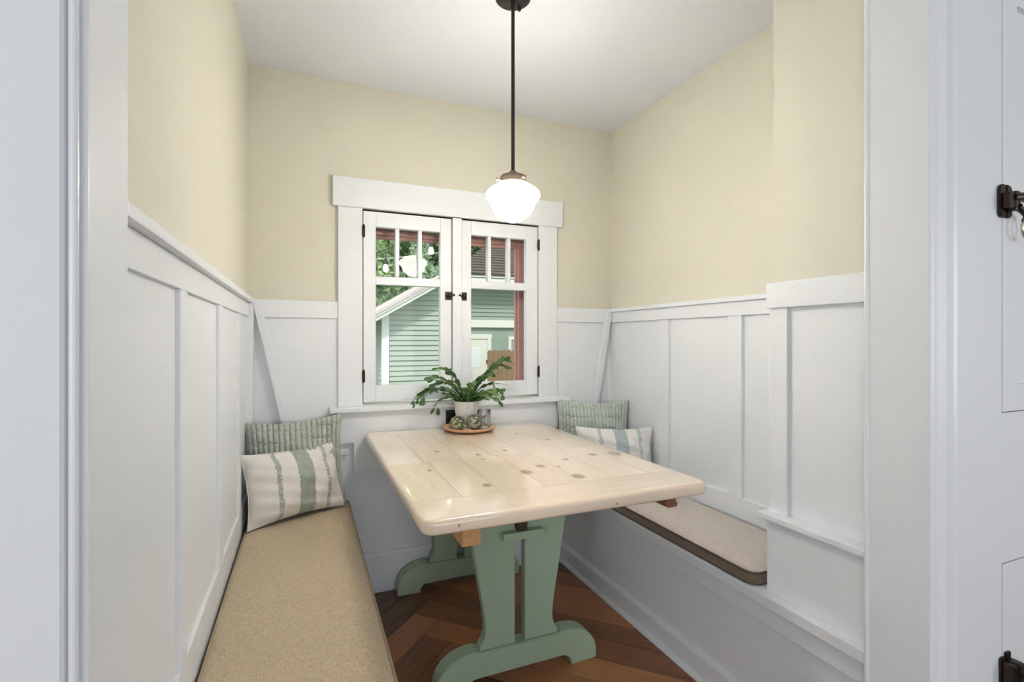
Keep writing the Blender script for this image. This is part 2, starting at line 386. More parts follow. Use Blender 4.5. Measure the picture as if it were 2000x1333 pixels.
# kitchen shell behind the camera, window openings added for the fill lights
def holed(x0, x1, y0, y1, a0, a1, along, zs0, zs1):      # wall box with a window hole from a0 to a1, sill zs0, head zs1
    L = []
    for p0, p1, z0, z1 in ((None, a0, -0.06, ZC), (a1, None, -0.06, ZC), (a0, a1, -0.06, zs0), (a0, a1, zs1, ZC)):
        if along == 'x': L.append(((x0 if p0 is None else p0, y0, z0), (x1 if p1 is None else p1, y1, z1)))
        else: L.append(((x0, y0 if p0 is None else p0, z0), (x1, y1 if p1 is None else p1, z1)))
    return L
tag(boxes('wall_kitchen_left', holed(-2.3, -2.2, -4.8, YP1, -1.9, -0.9, 'y', 0.8, 1.9), 'tile'), kind='structure')
tag(boxes('wall_kitchen_right', holed(3.2, 3.3, -4.8, YP1, -1.9, -0.9, 'y', 0.8, 1.9), 'tile'), kind='structure')
tag(boxes('wall_kitchen_rear', holed(-2.2, 3.2, -4.8, -4.6, -0.7, 1.9, 'x', 0.45, 2.15), 'tile'), kind='structure')

# ------------------------------------------------------------------ wainscot
# left wall: backing panel, stiles, rails, cap
XF = -0.223
box('wainscot_panel', (XL, YP1, 0.30), (-0.232, YB, 1.372), 'white', wall_left, 0)
box('cap', (XL, YP1 + 0.004, 1.366), (-0.206, YB, 1.386), 'white', wall_left, 0.003)
box('top_rail', (XL, YP1 + 0.004, 1.308), (XF, YB, 1.366), 'white', wall_left)
box('bottom_rail', (XL, YP1 + 0.004, 0.44), (XF, YB, 0.565), 'white', wall_left)
for y0, y1 in ((1.132, 1.192), (1.60, 1.672), (2.05, 2.115)):
    box('stile', (XL, y0, 0.565), (XF, y1, 1.308), 'white', wall_left)
box('corner_stile', (XL, 2.36, 0.44), (-0.206, YB, 1.366), 'white', wall_left)
# right wall
XG = 1.628
box('wainscot_panel', (1.645, 1.112, 0.30), (XR, YB, 1.372), 'white', wall_right, 0)
box('cap', (1.612, 1.112, 1.366), (XR, YB, 1.386), 'white', wall_right, 0.003)
box('top_rail', (XG, 1.112, 1.308), (XR, YB, 1.366), 'white', wall_right)
box('bottom_rail', (XG, 1.112, 0.44), (XR, YB, 0.565), 'white', wall_right)
for y0, y1 in ((1.93, 1.995), (1.492, 1.562), (2.40, YB)):
    box('stile', (XG if y1 < YB else 1.640, y0, 0.565), (XR, y1, 1.308), 'white', wall_right)
# back wall, either side of the window
for x0, x1 in ((XL, 0.139), (1.283, XR)):
    box('wainscot_panel', (x0, YB - 0.006, 0.10), (x1, YB, 1.372), 'white', wall_back, 0)
    box('top_rail', (x0, YB - 0.018, 1.308), (x1, YB, 1.386), 'white', wall_back)
box('lower_panel', (0.139, YB - 0.006, 0.10), (1.283, YB, 0.88), 'white', wall_back, 0)
bb = tag(prism('baseboard_back', [(YB, 0.0), (YB - 0.022, 0.0), (YB - 0.022, 0.165), (YB - 0.016, 0.172), (YB - 0.014, 0.188), (YB, 0.19)], 'x', 0.12, 1.30, 'white'), kind='structure')
# slanted strips left over from the old seat backs, one in each corner of the back wall
for n_, (xt, xb) in enumerate(((-0.196, -0.062), (1.618, 1.507))):
    z0, z1 = 0.72, 1.366
    d = (xb - xt) / (1.37 - 0.74)
    x_at = lambda z: xt + d * (1.37 - z)
    hw = 0.016
    tag(prism('trim_%d' % (n_ + 1), [(x_at(z0) - hw, z0), (x_at(z0) + hw, z0), (x_at(z1) + hw, z1), (x_at(z1) - hw, z1)], 'y', YB - 0.040, YB - 0.006, 'white', bev=0.002), kind='structure')
# pier panelling
box('wainscot_panel', (1.343, YP1, 0.44), (1.348, 1.108, 1.32), 'white', pier, 0)
box('cap', (1.322, YP1 + 0.004, 1.306), (1.348, 1.118, 1.383), 'white', pier, 0.003)
box('stile', (1.331, 1.052, 0.66), (1.348, 1.112, 1.306), 'white', pier)
box('return_board', (1.335, 1.108, 0.44), (XR, 1.116, 1.306), 'white', pier, 0.001)

# ------------------------------------------------------------------ window: casing, two casement sashes, exterior frame
cas = empty('trim_3', kind='structure')
YC = YB - 0.022
box('head_casing', (0.116, YB - 0.030, 1.830), (1.316, YB, 1.968), 'white', cas, 0.003)
box('side_casing', (0.139, YC, 0.895), (0.249, YB, 1.830), 'white', cas, 0.003)
box('side_casing', (1.172, YC, 0.895), (1.283, YB, 1.830), 'white', cas, 0.003)
box('mullion', (0.688, YC - 0.002, 0.905), (0.735, YB + 0.05, 1.826), 'white', cas, 0.003)
box('sill', (0.102, YB - 0.066, 0.872), (1.340, YB + 0.10, 0.896), 'white', cas, 0.004)
prism('apron', [(0.139, 0.726), (0.207, 0.726), (0.207, 0.585), (1.25, 0.585), (1.25, 0.726), (1.283, 0.726), (1.283, 0.872), (0.139, 0.872)], 'y', YC - 0.012, YB, 'white', cas, bev=0.002)
for a, b in (((OX0 - 0.02, YB, OZ0 - 0.03), (OX0, YB + 0.15, OZ1 + 0.02)), ((OX1, YB, OZ0 - 0.03), (OX1 + 0.02, YB + 0.15, OZ1 + 0.02)), ((OX0, YB, OZ1), (OX1, YB + 0.15, OZ1 + 0.02))):
    box('jamb_lining', a, b, 'white', cas, 0)
def casement(name, x0, x1, gx0, gx1, hinge_left):
    w_ = empty(name, kind='structure')
    y0, y1 = YB - 0.012, YB + 0.026
    z0, z1, gz0, gzm0, gzm1, gz1 = 0.911, 1.822, 0.988, 1.473, 1.513, 1.750
    box('sash_stile', (x0, y0, z0), (gx0, y1, z1), 'white', w_, 0.003)
    box('sash_stile', (gx1, y0, z0), (x1, y1, z1), 'white', w_, 0.003)
    box('sash_top_rail', (gx0, y0, gz1), (gx1, y1, z1), 'white', w_, 0.003)
    box('sash_bottom_rail', (gx0, y0, z0), (gx1, y1, gz0), 'white', w_, 0.003)
    box('meeting_bar', (gx0, y0, gzm0), (gx1, y1, gzm1), 'white', w_, 0.003)
    wd = gx1 - gx0; mw = 0.019; pw = (wd - 2 * mw) / 3
    for k in (0, 1):
        xa = gx0 + (k + 1) * pw + k * mw
        box('muntin', (xa, y0 + 0.002, gzm1), (xa + mw, y1, gz1), 'white', w_, 0.003)
    tl_ = (R(0.35), 0, R(0.1)) if hinge_left else (R(0.2), 0, R(-0.3))      # old panes sit a little crooked in their rebates
    def pane(xa, xb, za, zb, tilt):
        o = box('pane', (-(xb - xa) / 2 - 0.002, -0.0015, -(zb - za) / 2 - 0.002), ((xb - xa) / 2 + 0.002, 0.0015, (zb - za) / 2 + 0.002), 'glass', w_, 0)
        o.location = ((xa + xb) / 2, YB + 0.0135, (za + zb) / 2); o.rotation_euler = tilt
    for k in range(3):
        xa = gx0 + k * (pw + mw)
        pane(xa, xa + pw, gzm1, gz1, tl_)
    pane(gx0, gx1, gz0, gzm0, (0, 0, 0))
    hx = x0 if hinge_left else x1
    for hz in (1.036, 1.722):
        h = box('hinge', (hx - 0.007, YC - 0.003, hz - 0.024), (hx + 0.007, YC, hz + 0.024), 'bronze', w_, 0.001)
        p_ = lathe('pin', [(0, -0.032), (0.003, -0.031), (0.0055, -0.026), (0.0055, 0.026), (0.003, 0.031), (0, 0.032)], 'bronze', h, (hx, YC - 0.006, hz), seg=12)
    lx = 0.668 if hinge_left else 0.748
    lt = box('latch', (lx - 0.018, y0 - 0.005, 1.409), (lx + 0.016, y0, 1.451), 'bronze', w_, 0.002)
    lathe('knob', [(0, -0.004), (0.007, -0.003), (0.007, 0.006), (0.011, 0.010), (0.010, 0.016), (0.004, 0.02), (0, 0.02)], 'bronze', lt, (lx, y0 - 0.008, 1.430), seg=16).rotation_euler = (R(90), 0, 0)
    s_ = 1 if hinge_left else -1
    tube('lever', [(lx, y0 - 0.014, 1.430), (lx + s_ * 0.015, y0 - 0.016, 1.428), (lx + s_ * 0.024, y0 - 0.017, 1.438), (lx + s_ * 0.030, y0 - 0.015, 1.430)], [0.006, 0.005, 0.005, 0.003], 'bronze', lt)
    return w_
casement('window_1', 0.253, 0.684, 0.311, 0.626, True)
casement('window_2', 0.739, 1.168, 0.789, 1.101, False)
ext = empty('trim_4', kind='structure')
yo = YB + 0.15
box('frame_head', (0.15, yo - 0.02, 1.742), (1.27, yo + 0.03, 1.86), 'exterior_pink', ext, 0.003)
box('frame_lip', (0.20, yo + 0.005, 1.726), (1.20, yo + 0.024, 1.742), 'exterior_pink', ext, 0.003)
box('frame_jamb', (1.118, yo - 0.02, 0.86), (1.27, yo + 0.03, 1.742), 'exterior_pink', ext, 0.003)
box('frame_lip', (1.106, yo + 0.005, 0.86), (1.118, yo + 0.024, 1.726), 'exterior_pink', ext, 0.003)
box('frame_jamb', (0.15, yo - 0.02, 0.86), (0.275, yo + 0.03, 1.742), 'exterior_pink', ext, 0.003)

# ------------------------------------------------------------------ opening jambs and casings (kitchen side)
def rough_edge(name, pts, axis, t0, t1, m, parent): return prism(name, pts, axis, t0, t1, m, parent, bev=0.003)
tl = empty('trim_5', kind='structure')
box('jamb', (-0.24, YP0 + 0.010, 0), (-0.205, YP1 + 0.002, 2.16), 'white', tl, 0.003)
def arc(cx, cy, r, a0, a1, n=6): return [(cx + r * math.cos(R(a0 + (a1 - a0) * k / n)), cy + r * math.sin(R(a0 + (a1 - a0) * k / n))) for k in range(n + 1)]
prism('casing', [(-0.2195, YP0 + 0.02), (-0.2195, YP0 + 0.004), (-0.2235, YP0 - 0.004), (-0.345, YP0 - 0.004), (-0.345, YP0 + 0.02)], 'z', 0, 2.28, 'white_old', tl, bev=0.001)
prism('casing_bead', arc(-0.2140, YP0 + 0.001, 0.0042, -90, 270, 16)[:-1], 'z', 0, 2.28, 'white_old', tl)
trr = empty('trim_6', kind='structure')
box('jamb', (1.222, YP0 + 0.002, 0), (1.25, YP1 + 0.002, 2.16), 'white_old', trr, 0.003)
prism('jamb_bead', arc(1.2245, YP1 - 0.001, 0.0065, 0, 360, 14)[:-1], 'z', 0, 2.16, 'white', trr)
prism('casing', [(1.238, YP0 + 0.02), (1.238, YP0 + 0.008), (1.262, YP0 + 0.007), (1.280, YP0 + 0.002), (1.290, YP0 - 0.006), (1.300, YP0 - 0.008), (1.385, YP0 - 0.008), (1.388, YP0 + 0.02)], 'z', 0, 2.28, 'white_old', trr, bev=0.002)
prism('casing_bead', arc(1.232, YP0 + 0.010, 0.009, 0, 360, 16)[:-1], 'z', 0, 2.28, 'white_old', trr)

# ------------------------------------------------------------------ benches
def bench(nm, label, mir, X):
    """X: dict of face positions; mir=-1 for the right bench (front faces -x)"""
    b = empty(nm, (0, 0, 0), 0, label, 'bench')
    return b
b_r = empty('bench', label='white built-in bench along the right wall with moulded baseboard', cat='bench')
box('front_panel', (1.306, YP1 + 0.004, 0), (1.33, YB - 0.024, 0.41), 'white', b_r, 0)
box('apron_board', (1.290, YP1 + 0.004, 0.342), (1.306, YB - 0.008, 0.404), 'white', b_r, 0.002)
box('seat_board', (1.274, YP1 + 0.004, 0.404), (XG - 0.002, YB - 0.024, 0.438), 'white', b_r, 0.003)
box('baseboard', (1.291, YP1 + 0.004, 0), (1.306, YB - 0.024, 0.082), 'white', b_r, 0.002)
prism('baseboard_cap', [(1.306, 0.082), (1.290, 0.082), (1.294, 0.092), (1.303, 0.098), (1.306, 0.098)], 'y', YP1 + 0.004, YB - 0.024, 'white', b_r)
prism('quarter_round', [(1.291, 0)] + arc(1.291, 0, 0.016, 90, 180, 6), 'y', YP1 + 0.004, YB - 0.024, 'white', b_r)
box('end_box', (1.310, YP1 + 0.004, 0.438), (1.342, 1.104, 0.655), 'white', pier, 0.002)
box('end_box_top', (1.303, YP1 + 0.004, 0.652), (1.342, 1.110, 0.660), 'white', pier, 0.002)
box('ledge', (1.293, YP1 + 0.004, 0.660), (1.342, 1.126, 0.678), 'white', pier, 0.003)
b_l = empty('bench', label='white built-in bench along the left wall under the long tan cushion', cat='bench')
box('front_panel', (0.10, YP1 + 0.004, 0), (0.124, YB - 0.024, 0.41), 'white', b_l, 0)
box('apron_board', (0.124, YP1 + 0.004, 0.342), (0.140, YB - 0.024, 0.404), 'white', b_l, 0.002)
box('seat_board', (-0.221, YP1 + 0.004, 0.404), (0.156, YB - 0.024, 0.436), 'white', b_l, 0.003)
box('baseboard', (0.124, YP1 + 0.004, 0), (0.139, YB - 0.024, 0.082), 'white', b_l, 0.002)
box('end_box', (-0.205, 2.412, 0.436), (0.160, YB - 0.0065, 0.678), 'white', wall_back, 0.002)
box('ledge', (-0.205, 2.396, 0.678), (0.186, YB - 0.0065, 0.700), 'white', wall_back, 0.003)
box('end_box_moulding', (-0.205, 2.404, 0.662), (0.172, 2.412, 0.678), 'white', wall_back, 0.002)

# ------------------------------------------------------------------ seat cushions
def cushion(label, a, b, top_m, side_m, pipe_m, rad, puff):
    cx, cy = (a[0] + b[0]) / 2, (a[1] + b[1]) / 2
    e = empty('seat_cushion', (cx, cy, a[2]), 0, label, 'cushion')
    hx, hy, h = (b[0] - a[0]) / 2, (b[1] - a[1]) / 2, b[2] - a[2]
    def outline(r_in, n=6):
        r = max(rad - r_in, 0.004); X_, Y_ = hx - r_in, hy - r_in; pts = []
        for sx, sy, a0 in ((1, 1, 0), (-1, 1, 90), (-1, -1, 180), (1, -1, 270)):
            pts += arc(sx * (X_ - r), sy * (Y_ - r), r, a0, a0 + 90, n)
        return pts
    # body: side wall with a slight bulge
    bm = bmesh.new(); rings = []
    for ins, z in ((0.010, 0.0), (0.003, 0.006), (0.0, h * 0.5), (0.003, h - 0.006), (0.008, h - 0.002)):
        rings.append([bm.verts.new((p[0], p[1], z)) for p in outline(ins)])
    for i in range(len(rings) - 1):
        n = len(rings[i])
        for k in range(n): bm.faces.new((rings[i][k], rings[i][(k + 1) % n], rings[i + 1][(k + 1) % n], rings[i + 1][k]))
    bm.faces.new(rings[0][::-1]); bm.faces.new(rings[-1])
    from_bm('side_band', bm, side_m, e, True)
    # padded top
    bm = bmesh.new(); rings = []
    for ins, z in ((0.005, h - 0.003), (0.012, h + puff * 0.35), (0.028, h + puff * 0.7), (0.06, h + puff * 0.95), (0.11, h + puff)):
        rings.append([bm.verts.new((p[0], p[1], z)) for p in outline(ins)])
    for i in range(len(rings) - 1):
        n = len(rings[i])
        for k in range(n): bm.faces.new((rings[i][k], rings[i][(k + 1) % n], rings[i + 1][(k + 1) % n], rings[i + 1][k]))
    bm.faces.new(rings[-1])
    from_bm('top_panel', bm, top_m, e, True)
    tube('piping', [(p[0], p[1], h - 0.003) for p in outline(0.003)], 0.0032, pipe_m, e, close=True)
    tube('piping', [(p[0], p[1], 0.004) for p in outline(0.004)], 0.003, pipe_m, e, close=True)
    return e
cushion('long tan woven bench cushion with piped edges on the left bench', (-0.216, YP1 + 0.02, 0.436), (0.184, 2.392, 0.474), 'linen_tan', 'linen_tan', 'piping_tan', 0.03, 0.008)
cushion('woven bench cushion on the right bench with glare and shade painted into its colours', (1.282, 1.128, 0.438), (1.620, 2.40, 0.480), 'linen_glare', 'linen_shaded', 'piping_shaded', 0.04, 0.013)

# ------------------------------------------------------------------ table
tb = empty('dining_table', (0, 0, 0), 0, 'trestle dining table with whitewashed knotty pine top and sage green legs', 'table')
TX0, TX1, TY0, TY1, TZ0, TZ1 = 0.256, 1.140, 1.160, 2.412, 0.737, 0.775
def slab():
    bm = bmesh.new(); bm_box(bm, (TX0, TY0, TZ0), (TX1, TY1, TZ1))
    ve = [e for e in bm.edges if abs(e.verts[0].co.z - e.verts[1].co.z) > 0.01]
    bmesh.ops.bevel(bm, geom=ve, offset=0.034, segments=6, affect='EDGES', profile=0.5)
    he = [e for e in bm.edges if abs(e.verts[0].co.z - e.verts[1].co.z) < 1e-5 and (len(e.link_faces) == 2) and any(abs(f.normal.z) > 0.9 for f in e.link_faces)]
    bmesh.ops.bevel(bm, geom=he, offset=0.012, segments=4, affect='EDGES', profile=0.5)
    return bm
def cut(bm, co, no):             # keep the side the normal points to
    r = bmesh.ops.bisect_plane(bm, geom=bm.verts[:] + bm.edges[:] + bm.faces[:], plane_co=co, plane_no=no, clear_inner=True)
    ed = [g_ for g_ in r['geom_cut'] if isinstance(g_, bmesh.types.BMEdge)]
    if ed: bmesh.ops.edgeloop_fill(bm, edges=ed)
def table_board(name, x0, x1, y0, y1, m):
    bm = slab(); g_ = 0.0005
    if x0 is not None: cut(bm, (x0 + g_, 0, 0), (1, 0, 0))
    if x1 is not None: cut(bm, (x1 - g_, 0, 0), (-1, 0, 0))
    if y0 is not None: cut(bm, (0, y0 + g_, 0), (0, 1, 0))
    if y1 is not None: cut(bm, (0, y1 - g_, 0), (0, -1, 0))
    o = from_bm(name, bm, m, tb, True)
    o.data.set_sharp_from_angle(angle=R(28))
yb0, ym, yb1 = 1.315, 1.735, 2.285
table_board('end_board', None, None, None, yb0, 'pine_x')
table_board('end_board', None, None, yb1, None, 'pine_x')
for ya, yb_, xs in ((yb0, ym, (None, 0.40, 0.515, 0.66, 0.79, 0.905, 1.035, None)), (ym, yb1, (None, 0.385, 0.53, 0.645, 0.775, 0.93, 1.02, None))):
    for k in range(len(xs) - 1): table_board('top_board', xs[k], xs[k + 1], ya, yb_, 'pine_y')
box('runner', (0.366, 1.205, 0.682), (0.416, 2.30, TZ0), 'cleat', tb, 0.003)
prism('runner', [(1.008, TZ0), (1.008, 0.706), (1.016, 0.698), (1.048, 0.698), (1.052, 0.704), (1.052, 0.712), (1.046, 0.714), (1.046, 0.722), (1.052, 0.724), (1.052, TZ0)], 'y', 1.205, 2.30, 'cleat_dark', tb)
XC = 0.711
def trestle(y):
    foot = [(XC - 0.310, 0.0), (XC - 0.205, 0.0)] + arc(XC - 0.165, 0.0, 0.040, 180, 90, 5) + arc(XC + 0.165, 0.0, 0.040, 90, 0, 5) + [(XC + 0.205, 0.0), (XC + 0.310, 0.0), (XC + 0.312, 0.03)]
    foot += [(XC + 0.310 - 0.125 * (1 - math.cos(R(t))), 0.035 + 0.098 * math.sin(R(t))) for t in (12, 25, 40, 55, 70, 82)] + [(XC + 0.170, 0.133), (XC + 0.150, 0.125), (XC - 0.150, 0.125), (XC - 0.170, 0.133)]
    foot += [(XC - 0.310 + 0.125 * (1 - math.cos(R(t))), 0.035 + 0.098 * math.sin(R(t))) for t in (82, 70, 55, 40, 25, 12)] + [(XC - 0.312, 0.03)]
    prism('foot', foot, 'y', y, y + 0.062, 'sage', tb, bev=0.003)
    for s_ in (-1, 1):
        pr = [(0.0195, 0.125), (0.0195, TZ0 - 0.002), (0.215, TZ0 - 0.002), (0.196, 0.62), (0.177, 0.50), (0.155, 0.36), (0.139, 0.27), (0.133, 0.225), (0.131, 0.20), (0.133, 0.175), (0.140, 0.155), (0.152, 0.140), (0.152, 0.125)]
        pr = [(XC + s_ * x, z) for x, z in pr]
        prism('upright', pr if s_ > 0 else pr[::-1], 'y', y + 0.014, y + 0.050, 'sage', tb, bev=0.0025)
    box('wedge', (XC - 0.074, y - 0.018, 0.503), (XC + 0.082, y + 0.013, 0.530), 'sage', tb, 0.003)
    box('top_cleat', (XC - 0.25, y + 0.008, TZ0 - 0.045), (XC + 0.25, y + 0.0135, TZ0 - 0.001), 'sage', tb, 0.002) if False else None
trestle(1.616); trestle(2.352)
box('stretcher', (XC - 0.0185, 1.606, 0.531), (XC + 0.0185, 2.408, 0.60), 'dark_wood', tb, 0.002)
for x, z in ((0.345, 0.757), (0.80, 0.752)):
    lathe('screw_plug', [(0, 0), (0.0035, 0), (0.003, 0.001), (0, 0.001)], 'cleat', tb, (x, TY0 - 0.0002, z), seg=10).rotation_euler = (R(90), 0, 0)

# ------------------------------------------------------------------ pillows
def edge(u, v, W, H):      # outline pinched between pointed corners
    return (W / 2 * u * (1 - 0.085 * (1 - v * v) * abs(u) ** 2), H / 2 * v * (1 - 0.11 * (1 - u * u) * abs(v) ** 2))
def pillow_mesh(name, W, H, T, nx, nz, ribs=0):
    bm = bmesh.new()
    def pt(u, v, s_):
        x, z = edge(u, v, W, H)
        e = max(0, (1 - abs(u) ** 3.2)) ** 0.6 * max(0, (1 - abs(v) ** 3.2)) ** 0.6
        y = T / 2 * e * (0.55 + 0.45 * math.cos(u * 1.35) * math.cos(v * 1.35))
        y += (0.005 * math.sin(3 * u + 5 * v) + 0.004 * math.sin(9 * u - 6 * v + 1) + 0.0025 * math.sin(17 * v + 6 * u)) * min(1, 2 * e)
        if ribs:
            ph = (u + 1) / 2 * ribs; k = math.floor(ph); fr = ph - k
            rib = abs(math.sin(math.pi * fr)) ** 0.6
            q_ = v * 3.6 + 0.12 * (k % 2) + 0.06 * math.sin(k * 2.3); seg_ = 1 - 0.9 * math.exp(-((q_ - round(q_)) / 0.10) ** 2)
            d = 0.0115 * rib * (0.30 + 0.70 * seg_)
            y += d * min(1, e * 3)
            z += 0.006 * rib * (abs(v) ** 10) * (1 if v > 0 else -1)
        return (x, s_ * y, z)
    for s_ in (-1, 1):
        g_ = [[bm.verts.new(pt(-1 + 2 * i / nx, -1 + 2 * j / nz, s_)) for j in range(nz + 1)] for i in range(nx + 1)]
        for i in range(nx):
            for j in range(nz): bm.faces.new((g_[i][j], g_[i + 1][j], g_[i + 1][j + 1], g_[i][j + 1]))
    bmesh.ops.remove_doubles(bm, verts=bm.verts[:], dist=1e-5)
    return bm
def pillow(label, loc, rot, m, W, H, T, ribs=0, nx=48, nz=36):
    """loc is the middle of the bottom edge"""
    bm = pillow_mesh('pillow', W, H, T, nx, nz, ribs)
    bmesh.ops.translate(bm, verts=bm.verts[:], vec=(0, 0, H / 2))
    e = empty('throw_pillow', loc, 0, label, 'pillow', 'throw pillows on the benches'); e.rotation_euler = rot
    from_bm('cover', bm, m, e, True)
    # piped seam round the edge
    pts = []
    for k in range(80):
        t = k / 80 * 4; q = int(t); f = -1 + 2 * (t - q)
        u, v = ((f, -1), (1, f), (-f, 1), (-1, -f))[q]
        x, z = edge(u, v, W, H); pts.append((x, 0, H / 2 + z))
    tube('seam', pts, 0.0022, m, e, 6, True)
    return e
pillow('green ribbed square pillow in the back corner of the left bench', (-0.026, 2.308, 0.483), (R(-5), R(-2.5), R(2)), 'ribbed', 0.385, 0.385, 0.125, 18, 180, 130)
pillow('cream pillow with sage stripes leaning on the left bench', (-0.022, 2.185, 0.488), (R(-15), R(-1), R(24)), 'stripe_sage', 0.395, 0.285, 0.145)
pillow('green ribbed square pillow in the back corner of the right bench', (1.430, 2.295, 0.486), (R(-5), R(1), R(-20)), 'ribbed_cool', 0.395, 0.395, 0.125, 20, 180, 130)
pillow('sage-striped pillow tinted with cool daylight, partly hidden behind the table edge', (1.424, 2.070, 0.488), (R(-12), R(1), R(-20)), 'stripe_sage_daylit', 0.395, 0.285, 0.145)

# ------------------------------------------------------------------ pendant lamp
PX, PY = 0.671, 1.600
pl = empty('pendant_lamp', (PX, PY, ZC), 0, 'black rod pendant lamp with schoolhouse milk glass shade over the table', 'lamp')
cn = lathe('canopy', [(0, 0), (0.062, 0), (0.062, -0.016), (0.058, -0.020), (0.018, -0.021), (0.016, -0.024), (0, -0.024)], 'black', pl)
for a_ in (35, 215):
    lathe('canopy_screw', [(0, -0.020), (0.006, -0.020), (0.006, -0.032), (0.004, -0.035), (0, -0.035)], 'black', cn, (0.043 * math.cos(R(a_)), 0.043 * math.sin(R(a_)), 0), seg=14)
lathe('rod', [(0, -0.02), (0.0085, -0.02), (0.0085, -0.05), (0.0063, -0.055), (0.0063, -0.610), (0.0063, -0.624), (0, -0.624)], 'black', pl, seg=16)
zs = lambda z: z - ZC
gal = lathe('gallery', [(0, zs(1.800)), (0.010, zs(1.800)), (0.017, zs(1.793)), (0.021, zs(1.785)), (0.042, zs(1.782)), (0.046, zs(1.777)), (0.046, zs(1.760)), (0.048, zs(1.756)), (0.043, zs(1.756)), (0, zs(1.770))], 'gallery', pl)
for a_ in (-70, 50, 170):
    lathe('thumb_screw', [(0, 0), (0.003, 0), (0.003, 0.010), (0.006, 0.011), (0.006, 0.016), (0, 0.017)], 'gallery', gal, (0.045 * math.cos(R(a_)), 0.045 * math.sin(R(a_)), zs(1.767)), seg=12).rotation_euler = (0, R(90), R(a_))
lathe('shade', [(0.0415, zs(1.762)), (0.048, zs(1.756)), (0.0655, zs(1.7455)), (0.084, zs(1.733)), (0.093, zs(1.7225)), (0.0955, zs(1.713)), (0.0925, zs(1.704)), (0.085, zs(1.6955)), (0.078, zs(1.685)),
                (0.074, zs(1.671)), (0.0685, zs(1.659)), (0.058, zs(1.647)), (0.0445, zs(1.6385)), (0.0365, zs(1.6345)), (0.029, zs(1.628)), (0.0155, zs(1.622)), (0, zs(1.620))], 'milk', pl, seg=64)
pb = bpy.data.lights.new('pendant_bulb', 'POINT'); pb.energy = 4.0; pb.color = (1.0, 0.95, 0.88); pb.shadow_soft_size = 0.03
po = bpy.data.objects.new('pendant_bulb', pb); C.objects.link(po); po.parent = pl; po.location = (0, 0, zs(1.688))

# ------------------------------------------------------------------ things on the table
TRX, TRY = 0.722, 2.262
TZ = TZ1
tray = empty('serving_tray', (TRX, TRY, TZ), 0, 'round pale wooden tray under the plant pot', 'tray')
lathe('plate', [(0, 0.0), (0.088, 0.0), (0.100, 0.006), (0.120, 0.011), (0.125, 0.0165), (0.124, 0.021), (0.119, 0.0225), (0.106, 0.020), (0.100, 0.0165), (0, 0.0165)], 'tray', tray, seg=64)
tube('rim_groove', arc(0, 0, 0.101, 0, 360, 48)[:-1] and [(x, y, 0.0172) for x, y in arc(0, 0, 0.101, 0, 360, 48)[:-1]], 0.0012, 'tray_line', tray, 6, True)
TT = TZ + 0.0167
plant = empty('potted_plant', (0.722, 2.306, TT), 0, 'green holiday cactus in a tapered white ceramic pot', 'plant')
pot = lathe('pot', [(0, 0), (0.044, 0), (0.046, 0.003), (0.062, 0.118), (0.063, 0.121), (0.060, 0.121), (0.058, 0.112), (0, 0.110)], 'ceramic', plant, seg=48)
lathe('soil', [(0, 0.112), (0.0575, 0.112), (0.0575, 0.1125), (0.03, 0.116), (0, 0.117)], 'soil', plant, seg=24)
# flat serrated pad, unit length along +x, in the xy plane
def pad_mesh():
    bm = bmesh.new(); top = []
    prof = [(0, 0.05), (0.10, 0.10), (0.27, 0.22), (0.33, 0.18), (0.52, 0.30), (0.58, 0.24), (0.76, 0.33), (0.83, 0.25), (0.96, 0.24), (1.0, 0.07)]
    mid = [bm.verts.new((x, 0, 0.05 * math.sin(x * math.pi))) for x, _ in prof]
    for s_ in (-1, 1):
        ed = [bm.verts.new((x, s_ * w_, -0.01)) for x, w_ in prof]
        for k in range(len(prof) - 1): bm.faces.new((mid[k], mid[k + 1], ed[k + 1], ed[k]))
    bmesh.ops.solidify(bm, geom=bm.faces[:], thickness=0.06)
    bmesh.ops.recalc_face_normals(bm, faces=bm.faces[:])
    me = bpy.data.meshes.new('leaf'); bm.to_mesh(me); bm.free()
    for p in me.polygons: p.use_smooth = True
    return me
PAD = pad_mesh()
rnd = random.Random(21)
def place_pad(p, d, L, roll):
    d = d.normalized()
    if p.y + d.y * L > 0.085: d.y = min(d.y, max(-0.6, (0.085 - p.y) / L)); d.normalize()
    side = d.cross(Vector((0, 0, 1)))
    side = side.normalized() if side.length > 0.05 else Vector((1, 0, 0))
    up = side.cross(d)
    rm = Matrix((d, -side, up)).transposed().to_4x4() @ Matrix.Rotation(roll, 4, 'X')
    o = link('leaf', PAD, 'cactus', plant)
    o.matrix_local = Matrix.Translation(p) @ rm @ Matrix.Diagonal((L, L * 1.2, L * 0.9, 1))
    return p + d * L * 0.96
def stem(az, el, n, L, droop, rad=0.03, fork=0):
    p = Vector((rnd.uniform(0, rad) * math.cos(az), rnd.uniform(0, rad) * math.sin(az), 0.113))
    a, e = az, el
    for k in range(n):
        d = Vector((math.cos(e) * math.cos(a), math.cos(e) * math.sin(a), math.sin(e)))
        p = place_pad(p, d, L * rnd.uniform(0.85, 1.15), rnd.uniform(-0.95, 0.95))
        if fork and k >= n - 3:
            for f in range(fork):
                a2 = a + rnd.choice((-1, 1)) * rnd.uniform(0.5, 1.1); e2 = e - rnd.uniform(0.1, 0.7)
                q = p
                for kk in range(rnd.randint(1, 2)):
                    d2 = Vector((math.cos(e2) * math.cos(a2), math.cos(e2) * math.sin(a2), math.sin(e2)))
                    q = place_pad(q, d2, L * rnd.uniform(0.8, 1.05), rnd.uniform(-0.95, 0.95)); e2 -= 0.45
        a += rnd.uniform(-0.25, 0.25); e -= droop * rnd.uniform(0.7, 1.3)
